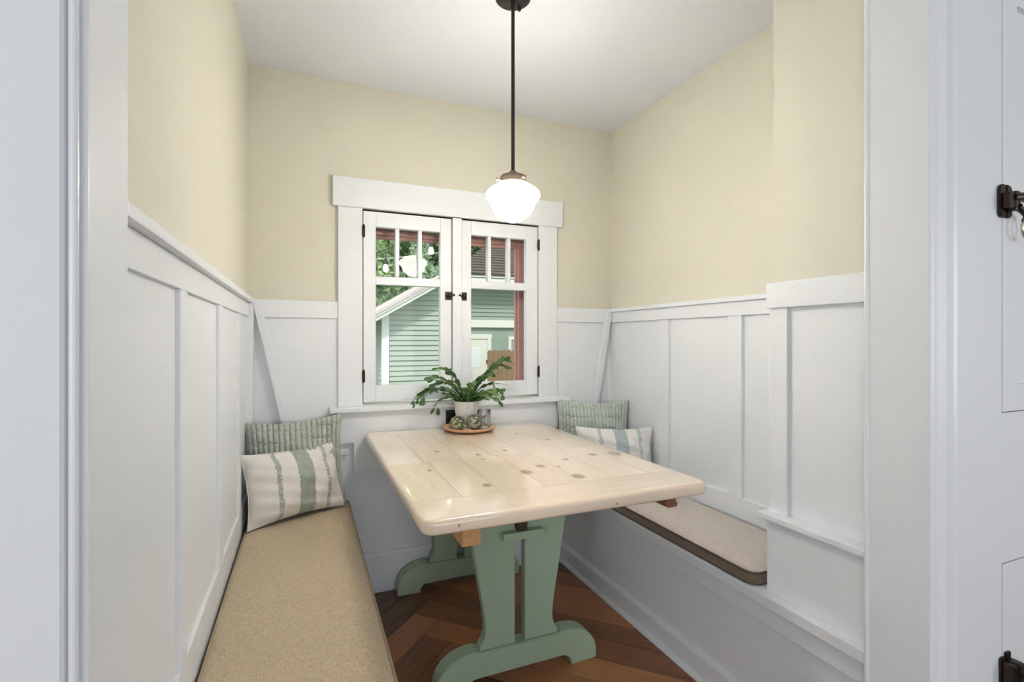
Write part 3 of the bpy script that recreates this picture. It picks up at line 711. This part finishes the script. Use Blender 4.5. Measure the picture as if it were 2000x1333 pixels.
# the camera sees the plant along (0.3,1): left is roughly az 157 deg, right az -23 deg
AZL, AZR = R(157), R(-23)
for az, el, n, L, dr, fk in ((AZL, R(74), 5, .040, .34, 1), (AZL + .3, R(60), 6, .043, .32, 1), (AZL - .3, R(48), 6, .042, .27, 1), (AZL + .7, R(78), 5, .040, .18, 1), (AZL - .2, R(26), 5, .036, .26, 1), (AZL + .1, R(84), 4, .044, .20, 1), (AZL, R(40), 6, .043, .20, 1),
                             (AZR, R(74), 6, .047, .13, 1), (AZR + .3, R(66), 6, .048, .12, 1), (AZR - .1, R(60), 5, .042, .26, 1), (AZL + .2, R(68), 5, .042, .28, 1), (AZR - .3, R(48), 5, .036, .24, 1), (AZR + .7, R(78), 5, .040, .20, 1), (AZR - .5, R(34), 5, .036, .28, 1), (AZR + .1, R(40), 5, .036, .20, 1), (AZR + .2, R(82), 4, .042, .24, 1)):
    stem(az, el, n, L, dr, 0.03, fk)
for k in range(58):
    az = rnd.uniform(0, 2 * math.pi)
    if math.sin(az) > 0.6 and rnd.random() < 0.5: az += math.pi
    stem(az, R(rnd.uniform(22, 82)), rnd.randint(2, 3), .034, .25, 0.045, 0)

# ornaments with overlapping petals
def ornament(label, loc, r, rz):
    e = empty('petal_ornament', loc, rz, label, 'ornament', 'petalled ornaments on the tray')
    prof = [(0, 0.0)] + [(r * 0.9 * math.sin(R(a_)), r * 0.94 - r * 0.94 * math.cos(R(a_))) for a_ in (28, 50, 70, 90, 110, 130, 150, 168)] + [(0, r * 1.88)]
    lathe('core', prof, 'ornament_core', e, seg=24)
    bm = bmesh.new(); c0 = Vector((0, 0, r * 0.94)); n = 40
    axis = Vector((0.15, -0.85, 0.5)).normalized(); q = Vector((0, 0, 1)).rotation_difference(axis).to_matrix()
    for k in range(n):                      # spiral of petals from the bud outwards
        th = R(10) + (k / n) ** 0.62 * R(150); ph = k * R(137.5)
        nrm = q @ Vector((math.sin(th) * math.cos(ph), math.sin(th) * math.sin(ph), math.cos(th)))
        tip = (axis - nrm * axis.dot(nrm)).normalized(); sd = nrm.cross(tip)
        s_ = r * (0.30 + 0.50 * min(1, k / 14))
        pts = [(-0.9, -0.35), (-0.85, 0.35), (-0.2, 0.62), (0.45, 0.45), (0.8, 0.0), (0.45, -0.45), (-0.2, -0.62)]
        base = c0 + nrm * r * 0.93
        vs = [bm.verts.new(base + tip * x * s_ + sd * y * s_ + nrm * r * (0.02 + 0.07 * (x + 0.9)) - nrm * (y * y) * r * 0.10) for x, y in pts]
        ctr = bm.verts.new(base + nrm * r * 0.11)
        for i in range(len(vs)): bm.faces.new((vs[i], vs[(i + 1) % len(vs)], ctr))
    bmesh.ops.solidify(bm, geom=bm.faces[:], thickness=r * 0.03)
    zmin = min(v.co.z for v in bm.verts)
    for v in bm.verts: v.co.z = max(v.co.z, 0.0015)
    from_bm('petals', bm, 'petal', e, True)
    return e
M['ornament_core'] = mat('dark_green_glaze', (0.10, 0.13, 0.085), 0.35)
def petal_mat():
    m = mat('celadon_glaze', (0.3, 0.36, 0.26), 0.22, coat=0.3); g = G(m)
    tc = g.n('ShaderNodeTexCoord'); geo = g.n('ShaderNodeNewGeometry')
    f = g.math('MULTIPLY', g.math('SUBTRACT', geo.outputs['Pointiness'], 0.48), 9.0, True)
    f = g.math('ADD', f, g.math('MULTIPLY', g.noise(tc.outputs['Object'], 90, 2), 0.35), True)
    g.l(g.mix(f, (0.20, 0.255, 0.18), (0.66, 0.68, 0.52)), g.b.inputs['Base Color']); return m
M['petal'] = petal_mat()
ornament('smaller green petalled ornament at the left on the tray', (0.651, 2.218, TT), 0.0305, R(-5))
ornament('larger green petalled ornament beside the ribbed glass', (0.729, 2.199, TT), 0.0335, R(15))
gl_ = empty('ribbed_glass', (0.786, 2.232, TT), 0, 'small clear ribbed glass tumbler on the tray', 'glass')
lathe('bowl', [(0, 0.0), (0.028, 0.0), (0.030, 0.004), (0.030, 0.082), (0.0285, 0.083), (0.027, 0.080), (0.027, 0.010), (0, 0.009)], 'tumbler', gl_, seg=96, ribs=24, rib_amp=0.0009)
cdl = empty('wax_flower', (0.786, 2.232, TT + 0.0105), 0, 'pink flower inside the ribbed glass', 'flower')
tube('stalk', [(0, 0, 0), (0.001, 0, 0.02), (0, 0, 0.034)], 0.0016, 'cactus', cdl, 6)
for k in range(8):
    a_ = k * R(45); bm = bmesh.new()
    pts = [(0, 0), (0.006, 0.004), (0.014, 0.006), (0.021, 0.0), (0.014, -0.006), (0.006, -0.004)]
    vs = [bm.verts.new((x, y, 0.012 * (x / 0.021) * (1 if k % 2 else 0.3))) for x, y in pts]; bm.faces.new(vs)
    bmesh.ops.solidify(bm, geom=bm.faces[:], thickness=0.0016)
    o = from_bm('petal', bm, 'pink', cdl); o.location = (0, 0, 0.034); o.rotation_euler = (0, 0, a_)
for k, (dx, dy, r_) in enumerate(((0.6850, 2.180, .0045), (0.6975, 2.171, .0042), (0.6885, 2.164, .0036))):
    e = lathe('bead', [(0, 0)] + [(r_ * math.sin(R(t)), r_ - r_ * math.cos(R(t))) for t in (30, 60, 90, 120, 150)] + [(0, 2 * r_)], 'bead', None, (dx, dy, TT), seg=12)
    tag(e, ('leftmost', 'rightmost', 'frontmost')[k] + ' of three tiny pale pink beads between the petalled ornaments', 'bead', 'beads on the tray')
op = empty('outlet_cover', (0.693, YC - 0.012, 0.80), 0, 'black outlet cover on the board under the window sill', 'outlet')
box('plate', (-0.045, -0.005, -0.060), (0.035, 0, 0.056), 'black_plastic', op, 0.002)
for z in (-0.022, 0.022): box('socket', (-0.022, -0.007, z - 0.014), (0.012, -0.005, z + 0.014), 'black', op, 0.001)

# ------------------------------------------------------------------ kitchen cabinet beside the opening
cab = empty('built_in_cabinet', (0, 0, 0), 0, 'white built-in cabinet with bronze latches at the right edge', 'cabinet')
YK = YP0
boxes('face_frame', [((1.388, YK - 0.006, 0.0), (1.481, YK + 0.018, 2.30)), ((1.481, YK - 0.006, 0.693), (1.93, YK + 0.018, 1.04)), ((1.481, YK - 0.006, 2.06), (1.93, YK + 0.018, 2.30)),
                     ((1.481, YK - 0.006, 0.0), (1.93, YK + 0.018, 0.09)), ((1.93, YK - 0.006, 0.0), (2.03, YK + 0.018, 2.30))], 'white_old', cab)
def cab_door(x0, x1, z0, z1):
    st = 0.062
    d = boxes('door', [((x0, YK - 0.007, z0), (x0 + st, YK + 0.016, z1)), ((x1 - st, YK - 0.007, z0), (x1, YK + 0.016, z1)),
                       ((x0 + st, YK - 0.007, z0), (x1 - st, YK + 0.016, z0 + st)), ((x0 + st, YK - 0.007, z1 - st), (x1 - st, YK + 0.016, z1))], 'white_old', cab)
    box('door_panel', (x0 + st, YK + 0.004, z0 + st), (x1 - st, YK + 0.012, z1 - st), 'white_old', d, 0)
    return d
d1 = cab_door(1.4830, 1.9280, 1.0425, 2.0575)
d2 = cab_door(1.4830, 1.9280, 0.0925, 0.6905)
def rrect(x0, x1, z0, z1, r, left, right):
    p = []
    for cx, cz, a0, on in ((x1 - r, z1 - r, 0, right), (x0 + r, z1 - r, 90, left), (x0 + r, z0 + r, 180, left), (x1 - r, z0 + r, 270, right)):
        p += arc(cx, cz, r, a0, a0 + 90, 5) if on else [(x1 if a0 in (0, 270) else x0, z1 if a0 in (0, 90) else z0)]
    return p
yf = YK - 0.007
prism('keeper', rrect(1.459, 1.484, 1.490, 1.566, 0.014, True, False), 'y', yf - 0.006, yf, 'bronze', cab, bev=0.0015)
box('keeper_block', (1.465, yf - 0.022, 1.508), (1.483, yf - 0.006, 1.544), 'bronze', cab, 0.003)
lt = prism('latch', rrect(1.488, 1.512, 1.490, 1.566, 0.014, False, True), 'y', yf - 0.006, yf, 'bronze', d1, bev=0.0015)
box('latch_body', (1.485, yf - 0.024, 1.504), (1.505, yf - 0.006, 1.548), 'bronze', lt, 0.004)
tube('bolt', [(1.483, yf - 0.018, 1.533), (1.505, yf - 0.024, 1.535), (1.528, yf - 0.022, 1.531), (1.548, yf - 0.016, 1.526)], [0.009, 0.010, 0.007, 0.002], 'bronze', lt, 12)
tube('neck', [(1.497, yf - 0.020, 1.513), (1.512, yf - 0.022, 1.504), (1.537, yf - 0.020, 1.494)], [0.009, 0.006, 0.0045], 'bronze', lt, 10)
tube('ring_pull', [(1.541 + 0.022 * math.cos(R(t)), yf - 0.020, 1.469 + 0.027 * math.sin(R(t))) for t in range(0, 360, 15)], 0.0034, 'steel', lt, 10, True)
prism('keeper', rrect(1.467, 1.484, 0.420, 0.480, 0.006, True, False), 'y', yf - 0.005, yf, 'bronze', cab, bev=0.001)
box('keeper_block', (1.469, yf - 0.027, 0.420), (1.484, yf - 0.005, 0.473), 'bronze', cab, 0.003)
lt2 = prism('latch', rrect(1.488, 1.508, 0.424, 0.488, 0.004, False, True), 'y', yf - 0.005, yf, 'bronze', d2, bev=0.001)
box('latch_body', (1.486, yf - 0.029, 0.424), (1.507, yf - 0.005, 0.475), 'bronze', lt2, 0.004)
tube('knob_stem', [(1.497, yf - 0.029, 0.448), (1.498, yf - 0.045, 0.448)], 0.0045, 'bronze', lt2, 12)
lathe('knob', [(0, 0), (0.009, 0.001), (0.0125, 0.005), (0.012, 0.011), (0.005, 0.014), (0, 0.015)], 'black', lt2, (1.498, yf - 0.043, 0.448), seg=20).rotation_euler = (R(90), 0, 0)

# ------------------------------------------------------------------ outside
tag(boxes('ground_lawn', [((-12, YB + 0.15, -0.95), (26, 40, -0.85))], 'lawn'), kind='structure')
# neighbour's garage: gable wall faces us
GY, GX0, GX1, GD = 8.0, 1.135, 2.36, 5.0
gar = empty('garage', (0, 0, 0), 0, 'pale sage clapboard garage with white rake trim behind the left casement', 'garage')
rk0, rkm = (0.93, 1.455), 0.585                     # a point on the lower edge of the rake (x, z) and its slope
rz = lambda x: rk0[1] + rkm * (x - rk0[0])
boxes('wall', [((GX0 + 0.02, GY + 0.03, -0.9), (GX1, GY + GD, 1.5))], 'siding_dark', gar)
prism('gable', [(GX0 + 0.02, 1.5), (GX1, 1.5), (GX1, rz(GX1) - 0.05), (GX0 + 0.06, rz(GX0 + 0.06) - 0.05)], 'y', GY + 0.03, GY + 0.2, 'siding', gar)
box('corner_board', (GX0 - 0.025, GY - 0.035, -0.9), (GX0 + 0.085, GY + 0.08, 1.62), 'ext_white', gar, 0.003)
pit = 0.0815
k = 0; z = -0.35
while z < 3.2:
    xs = GX0 + 0.085 if z < rz(GX0) - 0.02 else rk0[0] + (z - rk0[1]) / rkm + 0.02
    xe = GX1
    if xs < xe - 0.1:
        b = prism('siding_board', [(GY + 0.03, z), (GY - 0.016, z), (GY - 0.016, z + 0.004), (GY + 0.012, z + pit + 0.01), (GY + 0.03, z + pit + 0.01)], 'x', xs, xe, 'siding', gar)
    if z < 1.4:
        prism('siding_board', [(GX0 + 0.03, z), (GX0 - 0.012, z), (GX0 - 0.012, z + 0.004), (GX0 + 0.012, z + pit + 0.01), (GX0 + 0.03, z + pit + 0.01)], 'y', GY + 0.08, GY + 2.2, 'siding', gar)
    z += pit
nr = Vector((-rkm, 0, 1)).normalized()
def rake_strip(nm, lo, hi, y0, y1, m, x0=0.55, x1=GX1 + 0.05):
    s_ = math.sqrt(1 + rkm * rkm)
    prism(nm, [(x0, rz(x0) + lo * s_), (x1, rz(x1) + lo * s_), (x1, rz(x1) + hi * s_), (x0, rz(x0) + hi * s_)], 'y', y0, y1, m, gar)
rake_strip('rake_board', 0.0, 0.055, GY - 0.30, GY - 0.27, 'ext_trim')
rake_strip('rake_crown', 0.055, 0.085, GY - 0.33, GY - 0.27, 'ext_white')
rake_strip('soffit', 0.045, 0.06, GY - 0.29, GY + 0.05, 'ext_trim')
rake_strip('roof_deck', 0.085, 0.13, GY - 0.35, GY + GD, 'roof_pale')
# neighbour's house behind: hip roof, band, door, window
HY = 11.0
hs = empty('neighbour_house', (0, 0, 0), 0, 'green clapboard house with brown hip roof seen through the right casement', 'house')
HX0, HX1 = 3.5, 8.2
boxes('wall', [((HX0, HY + 0.03, -0.9), (HX1, HY + 3.5, 2.55))], 'siding_dark', hs)
z = 1.66; pit = 0.0955
while z < 2.5:
    prism('siding_board', [(HY + 0.03, z), (HY - 0.016, z), (HY - 0.016, z + 0.004), (HY + 0.012, z + pit + 0.01), (HY + 0.03, z + pit + 0.01)], 'x', HX0, HX1, 'siding_dark', hs)
    z += pit
box('belt_board', (HX0 - 0.02, HY - 0.05, 1.49), (HX1, HY + 0.03, 1.665), 'ext_trim', hs, 0.003)
box('door_casing', (HX0, HY - 0.03, 1.225), (4.06, HY + 0.03, 1.33), 'ext_trim', hs, 0.003)
box('door_casing', (3.955, HY - 0.03, -0.85), (4.05, HY + 0.03, 1.225), 'ext_trim', hs, 0.003)
dr = box('door', (3.2, HY - 0.005, -0.85), (3.955, HY + 0.03, 1.225), 'ext_trim', hs, 0.003)
for x0 in (3.30, 3.58): box('door_panel', (x0, HY - 0.012, 0.55), (x0 + 0.2, HY - 0.005, 1.02), 'ext_white', dr, 0.003)
wn = box('window', (4.56, HY - 0.005, 0.35), (5.5, HY + 0.03, 1.20), 'ext_glass', hs, 0)
for a, b in (((4.49, HY - 0.03, 1.20), (5.57, HY + 0.03, 1.275)), ((4.49, HY - 0.03, 0.30), (4.56, HY + 0.03, 1.20)), ((5.5, HY - 0.03, 0.30), (5.57, HY + 0.03, 1.20))): box('window_casing', a, b, 'ext_trim', wn, 0.002)
boxes('gutter', [((HX0 - 0.5, HY - 0.55, 2.60), (HX1, HY - 0.45, 2.68)), ((HX0 - 0.5, HY - 0.52, 2.50), (HX1, HY - 0.45, 2.585))], 'ext_trim', hs)
box('soffit', (HX0 - 0.5, HY - 0.46, 2.56), (HX1, HY + 0.1, 2.60), 'siding_dark', hs, 0)
# roof: stepped shingle courses up to a hip
ex0, ex1, ey0, ez, apx, apy, apz = HX0 - 0.55, HX1 - 0.9, HY - 0.58, 2.66, 5.15, HY + 2.2, 4.25
nc = 18
for k in range(nc):
    t0, t1 = k / nc, (k + 1) / nc
    bm = bmesh.new()
    def P_(cx, t, dz): return bm.verts.new((cx + (apx - cx) * t, ey0 + (apy - ey0) * t - dz * 0.5, ez + (apz - ez) * t + dz))
    a, b, c_, d_ = P_(ex0, t0, 0.03), P_(ex1, t0, 0.03), P_(ex1, t1, 0.006), P_(ex0, t1, 0.006)
    e_, f_ = P_(ex0, t0, -0.02), P_(ex1, t0, -0.02)
    bm.faces.new((a, b, c_, d_)); bm.faces.new((e_, f_, b, a))
    # left hip face
    def Q_(cy, t, dz): return bm.verts.new((ex0 + (apx - ex0) * t - dz * 0.5, cy + (apy - cy) * t, ez + (apz - ez) * t + dz))
    a, b, c_, d_ = Q_(ey0, t0, 0.03), Q_(HY + 4.5, t0, 0.03), Q_(HY + 4.5, t1, 0.006), Q_(ey0, t1, 0.006)
    bm.faces.new((a, b, c_, d_))
    def S_(cy, t, dz): return bm.verts.new((ex1 + (apx - ex1) * t + dz * 0.5, cy + (apy - cy) * t, ez + (apz - ez) * t + dz))
    a, b, c_, d_ = S_(ey0, t0, 0.03), S_(HY + 4.5, t0, 0.03), S_(HY + 4.5, t1, 0.006), S_(ey0, t1, 0.006)
    bm.faces.new((a, b, c_, d_))
    from_bm('shingle_course', bm, 'roof_dark', hs)
# cedar fence in front of the house
fn = empty('picket_fence', (0, 0, 0), 0, 'weathered brown cedar fence in front of the green house', 'fence')
FY = 9.2; rf = random.Random(3)
x = 3.32
while x < 5.2:
    wd = 0.092; h = 1.0 + rf.uniform(-0.012, 0.012)
    prism('picket', [(x, -0.85), (x + wd, -0.85), (x + wd, h - 0.03), (x + wd - 0.025, h), (x + 0.025, h), (x, h - 0.03)], 'y', FY, FY + 0.018, 'fence', fn)
    x += wd + 0.010
for z in (0.72, -0.4): box('rail', (3.3, FY + 0.018, z), (5.2, FY + 0.055, z + 0.085), 'fence', fn, 0.002)
# trees
def tree(label, x, y, zc, rx, rz_, n, ls, m, seed):
    rr = random.Random(seed)
    t = empty('leafy_tree', (x, y, -0.85), 0, label, 'tree', 'trees beyond the garage')
    tube('trunk', [(0, 0, 0), (0.05, 0.03, (zc + 0.85) * 0.5), (0, 0, zc + 0.85)], [0.2, 0.15, 0.05], 'bark', t, 10)
    for k in range(4):
        a_ = rr.uniform(0, 6.28)
        tube('branch', [(0.02, 0.02, (zc + 0.85) * 0.6), (rx * 0.4 * math.cos(a_), rx * 0.4 * math.sin(a_), zc + 0.85), (rx * 0.75 * math.cos(a_), rx * 0.75 * math.sin(a_), zc + 0.85 + rz_ * 0.4)], [0.09, 0.05, 0.015], 'bark', t, 6)
    vs, fs = [], []
    blobs = [(Vector((rr.gauss(0, .5) * rx, rr.gauss(0, .5) * rx, rr.gauss(0, .5) * rz_)), rr.uniform(.25, .5)) for _ in range(26)]
    for k in range(n):
        c, br = rr.choice(blobs)
        d = Vector((rr.gauss(0, 1), rr.gauss(0, 1), rr.gauss(0, 1))).normalized() * (rr.uniform(.6, 1.0) * br)
        p = c + Vector((d.x * rx, d.y * rx, d.z * rz_)); p.z += zc + 0.85
        nn = (d + Vector((rr.gauss(0, .5), rr.gauss(0, .5), rr.gauss(0.3, .5)))).normalized()
        u = nn.cross(Vector((rr.gauss(0, 1), rr.gauss(0, 1), rr.gauss(0, 1)))).normalized(); v = nn.cross(u)
        s_ = ls * rr.uniform(.6, 1.3); i0 = len(vs)
        vs += [p - u * s_, p + v * s_ * .45 + nn * s_ * .12, p + u * s_, p - v * s_ * .45 + nn * s_ * .12]
        fs.append((i0, i0 + 1, i0 + 2, i0 + 3))
    me = bpy.data.meshes.new('crown'); me.from_pydata([tuple(v) for v in vs], [], fs)
    link('crown', me, m, t)['kind'] = 'stuff'
tree('bright green broadleaf tree left of the garage roof', 1.0, 15.0, 3.2, 1.9, 2.4, 16000, 0.11, 'tree_a', 1)
tree('dark green tree rising behind the garage ridge', 4.8, 19.0, 4.8, 2.4, 3.0, 16000, 0.11, 'tree_b', 2)
tree('grey-green tree low behind the garage roof slope', 3.1, 13.9, 2.4, 1.0, 1.4, 7000, 0.08, 'tree_c', 3)
tree('green tree above the brown house roof', 7.9, 19.5, 5.6, 2.5, 2.8, 14000, 0.12, 'tree_a', 4)
tree('deep green tree far behind the neighbouring roofs', 2.4, 20.0, 4.0, 3.2, 3.6, 14000, 0.16, 'tree_b', 5)
tree('tall shaded tree farthest to the right behind the house', 9.5, 20.5, 4.6, 3.0, 3.6, 12000, 0.16, 'tree_b', 6)
# string lights in the yard
SY = 4.6
sl = empty('string_lights', (0, 0, 0), 0, 'black cable of lit garden bulbs hanging outside the window', 'string lights')
def on(u, v, y):
    t = R(22.64); a = (u - 1000) / 967.0; b = -(v - 663.3) / 967.0
    d = Vector((math.sin(t) + a * math.cos(t), math.cos(t) - a * math.sin(t), b)); return Vector((0, 0, 1.21)) + d * (y / d.y)
A = [Vector((0.60, 7.72, 1.40)), on(690, 512, SY), on(733, 495, SY), on(752, 488, SY), on(780, 476, SY), on(815, 463, SY), on(841, 452, SY), on(900, 430, SY), Vector((1.9, YB + 0.15, 2.30))]
tube('cable', A, 0.005, 'wire', sl, 6)
for (u, v) in ((752.5, 489), (841, 453)):
    p = on(u, v, SY); q = p + Vector((0.004, 0, -0.085 if u < 800 else -0.10))
    hsock = tube('drop_cord', [p, (p + q) / 2 + Vector((0.004, 0, 0)), q], 0.004, 'wire', sl, 6)
    sc_ = 1.0
    lathe('socket', [(0, 0.012), (0.008, 0.012), (0.016, 0.0), (0.0175, -0.045), (0, -0.046)], 'wire', sl, tuple(q), seg=16)
    lathe('bulb', [(0.012, 0), (0.018, -0.012), (0.024, -0.030), (0.0265, -0.045), (0.022, -0.060), (0.012, -0.069), (0, -0.071)], 'bulb', sl, tuple(q + Vector((0, 0, -0.044))), seg=20)
gw = tube('guy_wire', [Vector((0.58, 7.70, 1.40)), on(690, 512, 6.0), on(733, 507, 6.0), on(790, 502, 6.0), on(858, 494, 6.0), on(918, 481, 6.0), on(970, 474, 6.0), on(1040, 462, 6.0), Vector((2.3, YB + 0.15, 2.3))], 0.006, 'wire_pale', None, 6)
tag(gw, 'thin pale cable strung across the yard behind the bulbs', 'cable')
